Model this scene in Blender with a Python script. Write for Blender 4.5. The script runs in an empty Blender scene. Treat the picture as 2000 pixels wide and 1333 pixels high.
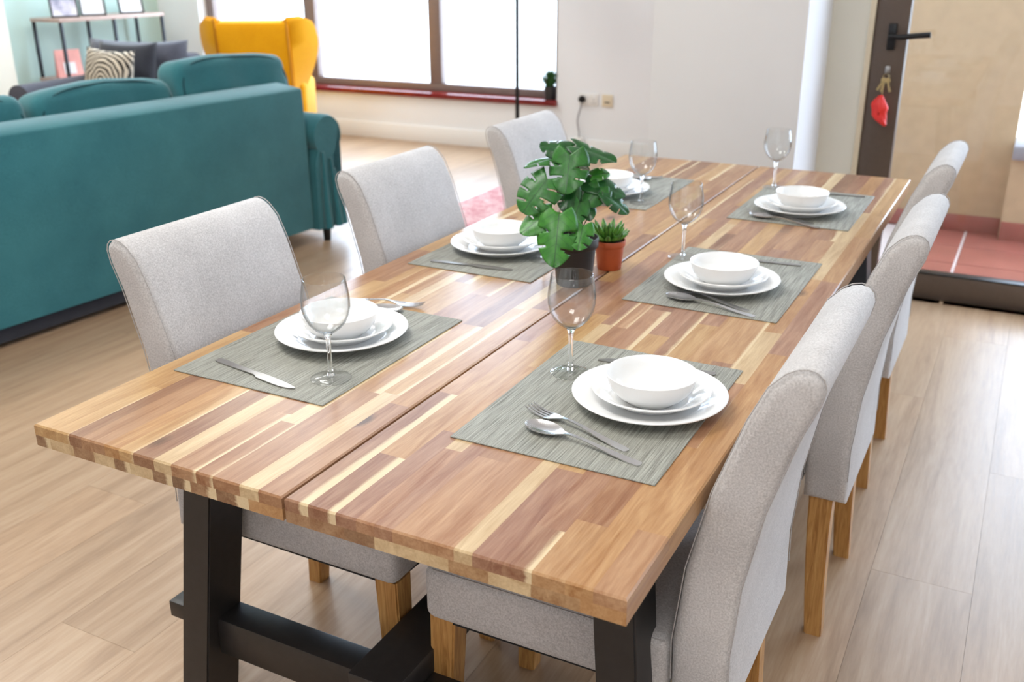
import bpy, bmesh, math, random
from mathutils import Vector, Matrix

random.seed(7)
PI = math.pi
scene = bpy.context.scene
COL = scene.collection

# ------------------------------------------------------------------ camera, sky, lights, exposure
def lin(r, g, b, a=1.0):
    f = lambda v: (v / 255 / 12.92) if v / 255 <= 0.04045 else ((v / 255 + 0.055) / 1.055) ** 2.4
    return (f(r), f(g), f(b), a)

cam_d = bpy.data.cameras.new('camera')
cam = bpy.data.objects.new('camera', cam_d)
COL.objects.link(cam)
cam_d.sensor_width = 36.0
cam_d.lens = 1922.1 / 2000 * 36.0
cam_d.clip_start = 0.05
rt = Vector((0.8871, 0.4616, -0.0040)); up_ = Vector((-0.1644, 0.3241, 0.9316)); fw = Vector((-0.4313, 0.8258, -0.3634))
cam.matrix_world = Matrix(((rt.x, up_.x, -fw.x, 1.319), (rt.y, up_.y, -fw.y, -0.892), (rt.z, up_.z, -fw.z, 1.414), (0, 0, 0, 1)))
cam_d.dof.use_dof = True
cam_d.dof.focus_distance = 1.55
cam_d.dof.aperture_fstop = 5.2
scene.camera = cam

world = bpy.data.worlds.new('sky'); scene.world = world
world.use_nodes = True
bg = world.node_tree.nodes['Background']
bg.inputs[0].default_value = (0.66, 0.80, 1.0, 1)
bg.inputs[1].default_value = 7.6

def area_light(name, loc, rot, sx, sy, power, col):
    l = bpy.data.lights.new(name, 'AREA'); l.shape = 'RECTANGLE'; l.size = sx; l.size_y = sy
    l.energy = power; l.color = col
    o = bpy.data.objects.new(name, l); COL.objects.link(o); o.location = loc; o.rotation_euler = rot
    return o
WARM = (1.0, 0.995, 0.965)
area_light('ceiling_lamp', (-0.6, 0.4, 3.30), (0, 0, 0), 1.2, 1.2, 34, WARM)
area_light('ceiling_lamp', (1.4, -1.4, 3.30), (0, 0, 0), 1.2, 1.2, 30, WARM)
area_light('ceiling_lamp', (-3.4, 1.6, 3.30), (0, 0, 0), 1.2, 1.2, 46, WARM)
area_light('ceiling_lamp', (-3.6, 4.6, 3.30), (0, 0, 0), 1.2, 1.2, 34, WARM)
def portal(name, loc, rot, sx, sy):
    o = area_light(name, loc, rot, sx, sy, 1, (1, 1, 1)); o.data.cycles.is_portal = True
portal('window_portal', (-3.65, 6.3, 1.8), (-PI / 2, 0, 0), 3.6, 2.8)
portal('door_portal', (1.95, 3.75, 1.6), (-PI / 2, 0, 0), 2.5, 3.1)

vs = scene.view_settings
vs.view_transform = 'Standard'; vs.look = 'None'; vs.gamma = 1.0; vs.use_curve_mapping = False
vs.exposure = 0.47
scene.cycles.max_bounces = 10
scene.cycles.transparent_max_bounces = 24
scene.cycles.caustics_refractive = True
scene.cycles.blur_glossy = 0.5
scene.cycles.sample_clamp_indirect = 4.0

# ------------------------------------------------------------------ object helpers
def link(o, parent=None):
    COL.objects.link(o)
    if parent is not None: o.parent = parent
    return o
def tag(o, label=None, cat=None, group=None, kind=None):
    if label: o['label'] = label
    if cat: o['category'] = cat
    if group: o['group'] = group
    if kind: o['kind'] = kind
    return o
def empty(name, loc=(0, 0, 0), rz=0.0):
    o = bpy.data.objects.new(name, None); o.empty_display_size = 0.1
    o.location = loc; o.rotation_euler = (0, 0, rz)
    return link(o)
def mesh_obj(name, bm, mat, parent=None, smooth=False, angle=None):
    me = bpy.data.meshes.new(name)
    bm.normal_update(); bm.to_mesh(me); bm.free()
    if smooth:
        for p in me.polygons: p.use_smooth = True
        if angle is not None: me.set_sharp_from_angle(angle=math.radians(angle))
    if mat: me.materials.append(mat)
    return link(bpy.data.objects.new(name, me), parent)
def copy_tree(o, parent=None):
    c = o.copy(); COL.objects.link(c); c.parent = parent
    for ch in list(o.children): copy_tree(ch, c)
    return c
def box(bm, x0, x1, y0, y1, z0, z1, bev=0.0, seg=2):
    r = bmesh.ops.create_cube(bm, size=1.0, matrix=Matrix.Translation(((x0 + x1) / 2, (y0 + y1) / 2, (z0 + z1) / 2)) @ Matrix.Diagonal((x1 - x0, y1 - y0, z1 - z0, 1)))
    if bev > 0:
        es = {e for v in r['verts'] for e in v.link_edges}
        bmesh.ops.bevel(bm, geom=list(es), offset=bev, segments=seg, affect='EDGES', profile=0.5)
def boxes(name, mat, parent, *bs, bev=0.0, seg=2):
    bm = bmesh.new()
    for b in bs: box(bm, *b, bev=bev, seg=seg)
    return mesh_obj(name, bm, mat, parent, smooth=bev > 0, angle=35)
def lathe(bm, prof, seg=40, c=(0, 0, 0), close=False):
    rings = []
    for r, z in prof:
        if r < 1e-6: rings.append([bm.verts.new((c[0], c[1], c[2] + z))])
        else: rings.append([bm.verts.new((c[0] + r * math.cos(2 * PI * k / seg), c[1] + r * math.sin(2 * PI * k / seg), c[2] + z)) for k in range(seg)])
    pairs = list(zip(rings, rings[1:])) + ([(rings[-1], rings[0])] if close else [])
    for a, b in pairs:
        for k in range(seg):
            k2 = (k + 1) % seg
            if len(a) == 1 and len(b) == 1: continue
            if len(a) == 1: bm.faces.new((a[0], b[k], b[k2])) if False else bm.faces.new((a[0], b[k2], b[k]))
            elif len(b) == 1: bm.faces.new((a[k], a[k2], b[0]))
            else: bm.faces.new((a[k], a[k2], b[k2], b[k]))
    bmesh.ops.recalc_face_normals(bm, faces=bm.faces)
def tube(bm, pts, r, seg=8, closed=False):
    pts = [Vector(p) for p in pts]; n = len(pts)
    rs = r if isinstance(r, (list, tuple)) else [r] * n
    rings = []; ref = None
    for i, p in enumerate(pts):
        if closed: d = pts[(i + 1) % n] - pts[i - 1]
        else: d = pts[min(i + 1, n - 1)] - pts[max(i - 1, 0)]
        d.normalize()
        if ref is None:
            ref = Vector((0, 0, 1)) if abs(d.z) < 0.9 else Vector((1, 0, 0))
        s = d.cross(ref); s.normalize(); t = s.cross(d); ref = t
        rings.append([bm.verts.new(p + (s * math.cos(2 * PI * k / seg) + t * math.sin(2 * PI * k / seg)) * rs[i]) for k in range(seg)])
    prs = list(zip(rings, rings[1:])) + ([(rings[-1], rings[0])] if closed else [])
    for a, b in prs:
        for k in range(seg): bm.faces.new((a[k], a[(k + 1) % seg], b[(k + 1) % seg], b[k]))
    if not closed:
        bm.faces.new(rings[0][::-1]); bm.faces.new(rings[-1])
    bmesh.ops.recalc_face_normals(bm, faces=bm.faces)
def tube_obj(name, mat, parent, pts, r, seg=8, closed=False):
    bm = bmesh.new(); tube(bm, pts, r, seg, closed)
    return mesh_obj(name, bm, mat, parent, smooth=True, angle=60)
def lathe_obj(name, mat, parent, prof, seg=40, c=(0, 0, 0), close=False, angle=50):
    bm = bmesh.new(); lathe(bm, prof, seg, c, close)
    return mesh_obj(name, bm, mat, parent, smooth=True, angle=angle)
def extrude_y(bm, poly, y0, y1, bev=0.0, seg=3):
    """closed outline in (x,z) extruded along y, end edges rounded"""
    a = [bm.verts.new((x, y0, z)) for x, z in poly]; b = [bm.verts.new((x, y1, z)) for x, z in poly]
    n = len(poly); fa = bm.faces.new(a); fb = bm.faces.new(b[::-1])
    for i in range(n): bm.faces.new((a[i], b[i], b[(i + 1) % n], a[(i + 1) % n]))
    bmesh.ops.recalc_face_normals(bm, faces=bm.faces)
    if bev > 0:
        bmesh.ops.bevel(bm, geom=list(fa.edges) + list(fb.edges), offset=bev, segments=seg, affect='EDGES', profile=0.5, clamp_overlap=True)
def pillow(bm, w, h, t, n=14, sharp=2.6, c=(0, 0, 0), wob=0.0, seed=0):
    """puffy cushion in local x (width) z (height), thickness along y"""
    rnd = random.Random(seed); ph = [rnd.uniform(0, 6) for _ in range(6)]
    g = {}
    for s in (-1, 1):
        for i in range(n + 1):
            for j in range(n + 1):
                u = -1 + 2 * i / n; v = -1 + 2 * j / n
                e = max(abs(u), abs(v))
                if s == 1 and (i in (0, n) or j in (0, n)): g[(s, i, j)] = g[(-1, i, j)]; continue
                k = (max(0.0, (1 - abs(u) ** sharp)) * max(0.0, (1 - abs(v) ** sharp))) ** 0.5
                inx = 1 - 0.05 * (1 - abs(u) ** 2) * abs(v) ** 3
                q = wob * math.sin(3 * u + ph[0]) * math.sin(4 * v + ph[1]) * k
                g[(s, i, j)] = bm.verts.new((c[0] + u * w / 2 * (1 - 0.04 * (1 - v * v)), c[1] + s * t / 2 * k + q, c[2] + v * h / 2 * inx * (1 - 0.04 * (1 - u * u))))
    for s in (-1, 1):
        for i in range(n):
            for j in range(n):
                f = [g[(s, i, j)], g[(s, i + 1, j)], g[(s, i + 1, j + 1)], g[(s, i, j + 1)]]
                bm.faces.new(f if s == -1 else f[::-1])

# ------------------------------------------------------------------ material helpers
class NT:
    def __init__(s, name):
        s.m = bpy.data.materials.new(name); s.m.use_nodes = True
        s.t = s.m.node_tree; s.b = s.t.nodes['Principled BSDF']; s.out = s.t.nodes['Material Output']
    def n(s, typ, **kw):
        x = s.t.nodes.new(typ)
        for k, v in kw.items(): setattr(x, k, v)
        return x
    def l(s, a, b): s.t.links.new(a, b)
    def val(s, node, i, v):
        if hasattr(v, 'bl_idname') or hasattr(v, 'is_linked'): s.l(v, node.inputs[i])
        else: node.inputs[i].default_value = v
    def math(s, op, a, b=None, clamp=False):
        x = s.n('ShaderNodeMath', operation=op); x.use_clamp = clamp
        s.val(x, 0, a)
        if b is not None: s.val(x, 1, b)
        return x.outputs[0]
    def coord(s, kind='Object', scale=(1, 1, 1), off=None):
        tc = s.n('ShaderNodeTexCoord'); mp = s.n('ShaderNodeMapping'); mp.inputs['Scale'].default_value = scale
        s.l(tc.outputs[kind], mp.inputs['Vector'])
        if off is not None: s.l(off, mp.inputs['Location'])
        return mp.outputs[0]
    def noise(s, vec, scale, detail=3, rough=0.5, dist=0.0):
        x = s.n('ShaderNodeTexNoise'); s.l(vec, x.inputs['Vector'])
        x.inputs['Scale'].default_value = scale; x.inputs['Detail'].default_value = detail
        x.inputs['Roughness'].default_value = rough; x.inputs['Distortion'].default_value = dist
        return x.outputs['Fac']
    def ramp(s, fac, stops):
        x = s.n('ShaderNodeValToRGB'); e = x.color_ramp.elements
        while len(e) < len(stops): e.new(0.5)
        for k, (p, c) in enumerate(stops): e[k].position = p; e[k].color = c
        s.l(fac, x.inputs['Fac']); return x.outputs['Color']
    def mix(s, fac, a, b, mode='MIX'):
        x = s.n('ShaderNodeMix', data_type='RGBA', blend_type=mode)
        s.val(x, 0, fac); s.val(x, 6, a); s.val(x, 7, b)
        return x.outputs[2]
    def bump(s, h, strength, dist=0.001):
        x = s.n('ShaderNodeBump'); x.inputs['Strength'].default_value = strength; x.inputs['Distance'].default_value = dist
        s.l(h, x.inputs['Height']); s.l(x.outputs[0], s.b.inputs['Normal'])
    def set(s, **kw):
        for k, v in kw.items(): s.val(s.b, k.replace('_', ' '), v)
        return s.m

def plain(name, col, rough=0.5, metal=0.0, spec=0.5, nscale=30, var=0.06, bump=0.0):
    t = NT(name); v = t.coord()
    f = t.noise(v, nscale, 4)
    d = tuple(max(0, c * (1 - var)) for c in col[:3]) + (1,); u = tuple(min(1, c * (1 + var)) for c in col[:3]) + (1,)
    t.l(t.ramp(f, [(0.3, d), (0.7, u)]), t.b.inputs['Base Color'])
    if bump: t.bump(t.noise(v, nscale * 8, 3), bump, 0.001)
    t.set(Roughness=rough, Metallic=metal); t.b.inputs['Specular IOR Level'].default_value = spec
    return t.m
def fabric(name, dark, light, scale=260, bump=0.35, sheen=0.3, rough=0.95, big=6):
    t = NT(name); v = t.coord()
    a = t.noise(v, scale, 3, 0.7); b = t.noise(v, big, 4, 0.6)
    f = t.math('ADD', t.math('MULTIPLY', a, 0.7), t.math('MULTIPLY', b, 0.3))
    t.l(t.ramp(f, [(0.38, dark), (0.62, light)]), t.b.inputs['Base Color'])
    w = t.n('ShaderNodeTexWave', wave_type='BANDS', bands_direction='Z'); t.l(v, w.inputs[0]); w.inputs['Scale'].default_value = scale * 0.6; w.inputs['Distortion'].default_value = 3
    h = t.math('ADD', t.math('MULTIPLY', a, 0.8), t.math('MULTIPLY', w.outputs['Fac'], 0.3))
    h = t.math('ADD', h, t.math('MULTIPLY', t.noise(v, big * 2.2, 3), 2.0))
    t.bump(h, bump, 0.0012)
    t.set(Roughness=rough); t.b.inputs['Sheen Weight'].default_value = sheen; t.b.inputs['Specular IOR Level'].default_value = 0.2
    return t.m
def glass_pane(name, tint=(0.97, 0.98, 0.98, 1), ior=1.45, edge=0.0):
    t = NT(name); t.t.nodes.remove(t.b)
    tr = t.n('ShaderNodeBsdfTransparent')
    gl = t.n('ShaderNodeBsdfGlossy'); gl.inputs['Roughness'].default_value = 0.0
    lw = t.n('ShaderNodeLayerWeight'); lw.inputs['Blend'].default_value = 0.5
    f0 = ((ior - 1) / (ior + 1)) ** 2
    # light crossing the wall at a slant travels further through the glass and is dimmed
    t.l(t.mix(t.math('MULTIPLY', t.math('POWER', lw.outputs['Facing'], 4.0), edge), tint, (0.30, 0.32, 0.33, 1)), tr.inputs[0])
    fac = t.math('ADD', t.math('MULTIPLY', t.math('POWER', lw.outputs['Facing'], 5.0), 1 - f0), f0, True)
    mx = t.n('ShaderNodeMixShader'); t.l(fac, mx.inputs[0]); t.l(tr.outputs[0], mx.inputs[1]); t.l(gl.outputs[0], mx.inputs[2])
    t.l(mx.outputs[0], t.out.inputs[0]); return t.m

def floor_mat():
    t = NT('oak_laminate'); oi = t.n('ShaderNodeObjectInfo')
    off = t.n('ShaderNodeCombineXYZ'); r10 = t.math('MULTIPLY', oi.outputs['Random'], 37.0); t.l(r10, off.inputs[0]); t.l(r10, off.inputs[1])
    v = t.coord('Object', (1, 0.07, 1), off.outputs[0])
    g1 = t.noise(v, 14, 5, 0.6, 1.2); g2 = t.noise(v, 110, 3, 0.7)
    f = t.math('ADD', t.math('MULTIPLY', g1, 0.65), t.math('MULTIPLY', g2, 0.35))
    c = t.ramp(f, [(0.30, lin(150, 121, 94)), (0.50, lin(177, 148, 119)), (0.70, lin(195, 169, 141))])
    tint = t.ramp(oi.outputs['Random'], [(0.0, (0.90, 0.89, 0.88, 1)), (0.5, (1, 1, 1, 1)), (1.0, (1.04, 1.02, 1.0, 1))])
    t.l(t.mix(1.0, c, tint, 'MULTIPLY'), t.b.inputs['Base Color'])
    t.bump(g2, 0.12, 0.0006)
    t.l(t.math('ADD', t.math('MULTIPLY', g2, 0.12), 0.28), t.b.inputs['Roughness'])
    t.b.inputs['Specular IOR Level'].default_value = 0.5
    return t.m

def acacia_mat():
    t = NT('acacia_stave'); oi = t.n('ShaderNodeObjectInfo')
    off = t.n('ShaderNodeCombineXYZ'); r = t.math('MULTIPLY', oi.outputs['Random'], 53.0); t.l(r, off.inputs[0]); t.l(r, off.inputs[1]); t.l(r, off.inputs[2])
    v = t.coord('Object', (1, 0.055, 1), off.outputs[0])
    vw = t.coord('Object', (1, 0.09, 1), off.outputs[0])
    g1 = t.noise(vw, 46, 4, 0.6, 0.9); g2 = t.noise(v, 330, 2, 0.6)
    f = t.math('ADD', t.math('MULTIPLY', g1, 0.7), t.math('MULTIPLY', g2, 0.3))
    base = oi.outputs['Color']
    dark = t.mix(1.0, base, (0.68, 0.59, 0.53, 1), 'MULTIPLY'); lightc = t.mix(0.22, base, lin(250, 225, 185))
    fr = t.n('ShaderNodeMapRange'); t.l(f, fr.inputs[0]); fr.inputs[1].default_value = 0.32; fr.inputs[2].default_value = 0.66; fr.clamp = True
    c = t.mix(fr.outputs[0], dark, lightc)
    # pale sapwood along one long edge of some staves: amount is carried in the object's alpha
    sep = t.n('ShaderNodeSeparateXYZ'); tc = t.n('ShaderNodeTexCoord'); t.l(tc.outputs['Object'], sep.inputs[0])
    wob = t.math('MULTIPLY', t.math('SUBTRACT', g1, 0.5), 0.016)
    edge = t.math('ADD', sep.outputs[0], wob)
    s = t.n('ShaderNodeMapRange'); t.l(t.math('SUBTRACT', edge, t.math('MULTIPLY', oi.outputs['Alpha'], 0.04)), s.inputs[0]); s.inputs[1].default_value = 0.0; s.inputs[2].default_value = 0.006; s.clamp = True
    amt = t.math('LESS_THAN', oi.outputs['Alpha'], 0.95)
    sap = t.mix(g2, lin(230, 200, 152), lin(248, 228, 190))
    c = t.mix(t.math('MULTIPLY', s.outputs[0], amt, True), c, sap)
    # sparse dark knots
    vk = t.coord('Object', (1, 0.45, 1), off.outputs[0])
    vo = t.n('ShaderNodeTexVoronoi'); t.l(vk, vo.inputs['Vector']); vo.inputs['Scale'].default_value = 9.0
    sc = t.n('ShaderNodeSeparateColor'); t.l(vo.outputs['Color'], sc.inputs[0])
    pick = t.math('GREATER_THAN', sc.outputs[0], 0.78)
    k = t.n('ShaderNodeMapRange'); t.l(t.math('ADD', vo.outputs['Distance'], t.math('MULTIPLY', t.math('SUBTRACT', g1, 0.5), 0.12)), k.inputs[0])
    k.inputs[1].default_value = 0.13; k.inputs[2].default_value = 0.05; k.clamp = True
    c = t.mix(t.math('MULTIPLY', t.math('MULTIPLY', k.outputs[0], pick), 0.8), c, lin(70, 42, 26))
    c = t.mix(1.0, c, (0.80, 0.80, 0.80, 1), 'MULTIPLY')
    t.l(c, t.b.inputs['Base Color'])
    t.bump(g2, 0.06, 0.0004)
    t.l(t.math('ADD', t.math('MULTIPLY', g2, 0.08), 0.26), t.b.inputs['Roughness'])
    t.b.inputs['Specular IOR Level'].default_value = 0.5
    return t.m

def mat_weave():
    t = NT('woven_vinyl'); v = t.coord('Object', (1, 0.02, 1))
    a = t.noise(v, 430, 3, 0.75); v2 = t.coord('Object', (1, 1, 1)); b = t.noise(v2, 900, 2, 0.5)
    w = t.n('ShaderNodeTexWave', wave_type='BANDS', bands_direction='Y'); t.l(v2, w.inputs[0]); w.inputs['Scale'].default_value = 150; w.inputs['Distortion'].default_value = 1.0
    f = t.math('ADD', t.math('MULTIPLY', a, 0.75), t.math('MULTIPLY', b, 0.25))
    t.l(t.ramp(f, [(0.33, lin(88, 88, 80)), (0.47, lin(142, 142, 133)), (0.66, lin(182, 182, 172))]), t.b.inputs['Base Color'])
    t.bump(t.math('ADD', f, t.math('MULTIPLY', w.outputs['Fac'], 0.4)), 0.5, 0.0006)
    t.set(Roughness=0.6); t.b.inputs['Specular IOR Level'].default_value = 0.35
    return t.m
def leaf_mat(name, c0, c1, rough=0.35):
    t = NT(name); v = t.coord()
    sep = t.n('ShaderNodeSeparateXYZ'); t.l(v, sep.inputs[0])
    ax = t.math('ABSOLUTE', sep.outputs[0])
    f = t.noise(v, 45, 4)
    c = t.ramp(f, [(0.3, c0), (0.7, c1)])
    # fine side veins fanning off the midrib
    q = t.math('SUBTRACT', t.math('MULTIPLY', sep.outputs[1], 55.0), t.math('MULTIPLY', ax, 40.0))
    fr = t.math('FRACT', q); vein = t.math('LESS_THAN', t.math('ABSOLUTE', t.math('SUBTRACT', fr, 0.5)), 0.06)
    mid = t.math('LESS_THAN', ax, 0.0011)
    m = t.math('MAXIMUM', t.math('MULTIPLY', vein, 0.35), t.math('MULTIPLY', mid, 0.8))
    c = t.mix(m, c, lin(30, 74, 34))
    t.l(c, t.b.inputs['Base Color'])
    t.bump(t.math('SUBTRACT', f, m), 0.4, 0.001)
    t.set(Roughness=rough)
    t.b.inputs['Transmission Weight'].default_value = 0.0
    t.b.inputs['Subsurface Weight'].default_value = 0.0
    return t.m

M = {}
M['wall'] = plain('white_paint', lin(236, 236, 237), 0.75, nscale=3, var=0.01, bump=0.03)
M['wall_cream'] = plain('cream_paint', lin(228, 222, 206), 0.75, nscale=3, var=0.012, bump=0.03)
M['wall_mint'] = plain('mint_paint', lin(190, 212, 202), 0.75, nscale=3, var=0.012, bump=0.03)
M['ceiling'] = plain('ceiling_paint', lin(240, 239, 236), 0.8, nscale=3, var=0.01)
M['baseboard'] = plain('baseboard_paint', lin(238, 236, 233), 0.5, nscale=3, var=0.01)
M['floor'] = floor_mat()
M['subfloor'] = plain('subfloor_joint', lin(120, 100, 84), 0.8)
M['acacia'] = acacia_mat()
M['black_wood'] = plain('black_lacquered_wood', lin(38, 36, 36), 0.42, nscale=60, var=0.15, bump=0.05)
M['grey_fab'] = fabric('grey_chenille', lin(171, 167, 165), lin(209, 205, 203), 330, 0.4)
M['seam'] = fabric('grey_seam', lin(158, 153, 150), lin(190, 186, 184), 330, 0.2)
M['liner'] = plain('black_liner', lin(22, 22, 24), 0.8)
def oak(name, a, b, c):
    t = NT(name); v = t.coord('Object', (1, 1, 0.07)); g = t.noise(v, 120, 4, 0.6, 1.0)
    t.l(t.ramp(g, [(0.3, a), (0.5, b), (0.7, c)]), t.b.inputs['Base Color']); t.bump(g, 0.1, 0.0005); t.set(Roughness=0.42); return t.m
M['oak'] = oak('oiled_oak_leg', lin(150, 100, 48), lin(188, 138, 78), lin(208, 162, 100))
M['teal'] = fabric('teal_linen', lin(36, 96, 104), lin(62, 126, 132), 420, 0.35, 0.35, big=4)
M['teal_pipe'] = fabric('teal_piping', lin(18, 66, 74), lin(34, 88, 94), 420, 0.2)
M['yellow'] = fabric('mustard_velvet', lin(224, 150, 4), lin(246, 178, 20), 300, 0.2, 0.15, big=3)
M['yellow_seam'] = fabric('mustard_seam', lin(176, 108, 2), lin(200, 128, 8), 300, 0.2, 0.1)
M['charcoal'] = fabric('charcoal_cotton', lin(62, 64, 76), lin(92, 94, 106), 300, 0.3)
M['charcoal_dark'] = fabric('dark_slate_velvet', lin(36, 38, 46), lin(60, 62, 70), 300, 0.3)
M['porcelain'] = plain('white_porcelain', lin(246, 246, 245), 0.12, nscale=5, var=0.004)
M['steel'] = plain('polished_steel', lin(214, 214, 216), 0.22, 1.0, nscale=40, var=0.03)
M['steel_brushed'] = plain('brushed_steel', lin(172, 170, 168), 0.34, 1.0, nscale=40, var=0.05)
M['weave'] = mat_weave()
M['pane'] = glass_pane('clear_pane')
M['wine'] = glass_pane('wine_glass_wall', (0.98, 0.985, 0.985, 1), 1.6, 0.9)
t = NT('solid_glass'); t.set(Roughness=0.0, IOR=1.5); t.b.inputs['Base Color'].default_value = (0.985, 0.99, 0.99, 1); t.b.inputs['Transmission Weight'].default_value = 1.0; M['glass'] = t.m
M['wine_foot'] = glass_pane('wine_glass_foot', (0.98, 0.985, 0.985, 1), 1.6, 0.25)
M['leaf'] = leaf_mat('monstera_leaf', lin(26, 86, 26), lin(52, 120, 42))
M['leaf_light'] = leaf_mat('monstera_leaf_light', lin(38, 106, 28), lin(68, 140, 44))
M['leaf_dark'] = leaf_mat('monstera_leaf_dark', lin(14, 62, 24), lin(34, 96, 38), 0.28)
M['stem'] = plain('brown_green_stem', lin(86, 82, 58), 0.6)
M['black_pot'] = plain('black_plastic_pot', lin(40, 38, 40), 0.45, nscale=20, var=0.1)
M['terracotta_pot'] = plain('terracotta_plastic', lin(184, 84, 44), 0.5, nscale=20, var=0.06)
M['soil'] = plain('potting_soil', lin(62, 46, 34), 0.95, nscale=120, var=0.5, bump=0.8)
M['succulent'] = leaf_mat('succulent_leaf', lin(74, 138, 46), lin(126, 178, 76), 0.4)
M['bronze'] = plain('bronze_aluminium', lin(98, 84, 74), 0.42, 0.3, nscale=50, var=0.05)
M['bronze_win'] = plain('haze_lit_bronze_aluminium', lin(132, 117, 112), 0.4, 0.3, nscale=50, var=0.05)  # same aluminium as the door; window haze and light lightened into its colour
M['bronze_dark'] = plain('dark_bronze_aluminium', lin(78, 66, 58), 0.45, 0.3, nscale=50, var=0.05)
M['sill'] = plain('red_brown_marble_sill', lin(122, 36, 34), 0.14, nscale=12, var=0.18)
M['black_metal'] = plain('black_metal', lin(26, 27, 30), 0.35, 0.4, nscale=30, var=0.1)
M['white_plastic'] = plain('white_plastic', lin(232, 228, 222), 0.35, nscale=10, var=0.01)
M['cream_plastic'] = plain('cream_plastic', lin(222, 206, 178), 0.4, nscale=10, var=0.02)
M['brass'] = plain('brass_key', lin(196, 176, 128), 0.3, 0.9, nscale=40, var=0.08)
M['red'] = plain('red_rubber', lin(226, 44, 36), 0.4, nscale=30, var=0.06)
M['terracotta'] = plain('terracotta_tile', lin(158, 92, 80), 0.25, nscale=4, var=0.10)
M['grout'] = plain('pale_grout', lin(214, 200, 194), 0.8)
M['stucco'] = plain('sand_stucco', lin(188, 160, 124), 0.85, nscale=14, var=0.05, bump=0.2)
M['concrete'] = plain('grey_coping', lin(150, 148, 152), 0.7)
M['ground'] = plain('pale_paving', lin(228, 226, 220), 0.9, nscale=0.4, var=0.04)
M['shelf_wood'] = plain('weathered_shelf_wood', lin(186, 160, 148), 0.5, nscale=20, var=0.1)
M['paper'] = plain('white_paper', lin(238, 238, 240), 0.7, nscale=14, var=0.03)
M['pink'] = plain('pink_print', lin(236, 168, 160), 0.6, nscale=9, var=0.12)
def rug_mat():
    t = NT('worn_red_rug'); v = t.coord('Object', (1, 1, 1)); a = t.noise(v, 5, 5, 0.7); b = t.noise(v, 60, 3, 0.7)
    f = t.math('ADD', t.math('MULTIPLY', a, 0.5), t.math('MULTIPLY', b, 0.5))
    t.l(t.ramp(f, [(0.36, lin(168, 82, 88)), (0.48, lin(204, 146, 148)), (0.62, lin(226, 200, 198))]), t.b.inputs['Base Color']); t.bump(b, 0.5, 0.003); t.set(Roughness=0.95); return t.m
M['rug'] = rug_mat()
def stripe_mat():
    t = NT('black_cream_swirl_print'); v = t.coord('Object', (1, 1, 1))
    w = t.n('ShaderNodeTexWave', wave_type='RINGS', rings_direction='Y'); t.l(v, w.inputs[0]); w.inputs['Scale'].default_value = 12; w.inputs['Distortion'].default_value = 8; w.inputs['Detail'].default_value = 1; w.inputs['Detail Scale'].default_value = 0.8
    t.l(t.ramp(w.outputs['Fac'], [(0.40, lin(36, 32, 30)), (0.55, lin(215, 203, 184))]), t.b.inputs['Base Color']); t.set(Roughness=0.9); return t.m
M['swirl'] = stripe_mat()
def photo_mat():
    t = NT('grey_landscape_print'); v = t.coord('Object', (1, 1, 1)); f = t.noise(v, 9, 4)
    t.l(t.ramp(f, [(0.35, lin(150, 150, 176)), (0.5, lin(206, 204, 220)), (0.65, lin(240, 240, 246))]), t.b.inputs['Base Color']); t.set(Roughness=0.4); return t.m
M['photo'] = photo_mat()

# ================================================================== SETTING
CEIL = 3.35
fl = boxes('floor', M['subfloor'], None, (-6.1, 3.3, -3.2, 6.25, -0.08, -0.006)); tag(fl, kind='structure')
rnd = random.Random(3)
pl_mesh = {}
def plank(x0, x1, y0, y1):
    key = (round(x1 - x0, 3), round(y1 - y0, 3))
    if key not in pl_mesh:
        bm = bmesh.new(); w, l = key; box(bm, -w / 2 + .0003, w / 2 - .0003, -l / 2 + .0003, l / 2 - .0003, -0.010, 0.0)
        me = bpy.data.meshes.new('plank'); bm.to_mesh(me); bm.free(); me.materials.append(M['floor']); pl_mesh[key] = me
    o = bpy.data.objects.new('plank', pl_mesh[key]); o.location = ((x0 + x1) / 2, (y0 + y1) / 2, 0); link(o, fl)
PW, PLEN = 0.23, 1.8
ci = 0; x = -5.98
while x < 3.2:
    off = (ci * 0.37 % 1.0) * PLEN
    edges = [-3.1]
    y = -3.1 + off
    while y < 6.0:
        if y - edges[-1] > 0.2: edges.append(y)
        y += PLEN
    edges.append(6.02)
    ymax = 6.02 if x < 0 else 3.62
    for a, b in zip(edges, edges[1:]):
        if a >= ymax - 0.02: continue
        plank(x, x + PW, a, min(b, ymax))
    x += PW; ci += 1

def struct(name, mat, *bs, bev=0.0):
    return tag(boxes(name, mat, None, *bs, bev=bev), kind='structure')
YW = 6.0
struct('wall_back', M['wall'], (-6.0, -5.41, YW, YW + .25, 0, CEIL), (-5.41, -1.89, YW, YW + .25, 0, 0.36), (-5.41, -1.89, YW, YW + .25, 3.16, CEIL), (-1.89, -0.12, YW, YW + .25, 0, CEIL))
struct('baseboard_back', M['baseboard'], (-5.9, -0.12, YW - .014, YW, 0, 0.13), bev=0.003)
struct('wall_left', M['wall_mint'], (-6.1, -5.9, 4.29, YW, 0, CEIL))
struct('wall_left_pier', M['wall_cream'], (-6.1, -5.7, -3.2, 4.29, 0, CEIL))
struct('wall_column', M['wall'], (-0.12, 0.50, 3.13, YW + .25, 0, CEIL), bev=0.004)
struct('wall_door', M['wall_cream'], (0.50, 0.655, 3.60, 3.85, 0, CEIL), (0.655, 3.2, 3.60, 3.85, 3.16, CEIL))
struct('wall_right', M['wall'], (3.2, 3.4, -3.2, 3.85, 0, CEIL))
struct('wall_rear', M['wall'], (-6.1, 3.4, -3.3, -3.1, 0, CEIL))
struct('ceiling', M['ceiling'], (-6.1, 3.4, -3.3, YW + .25, CEIL, CEIL + .12))

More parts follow.
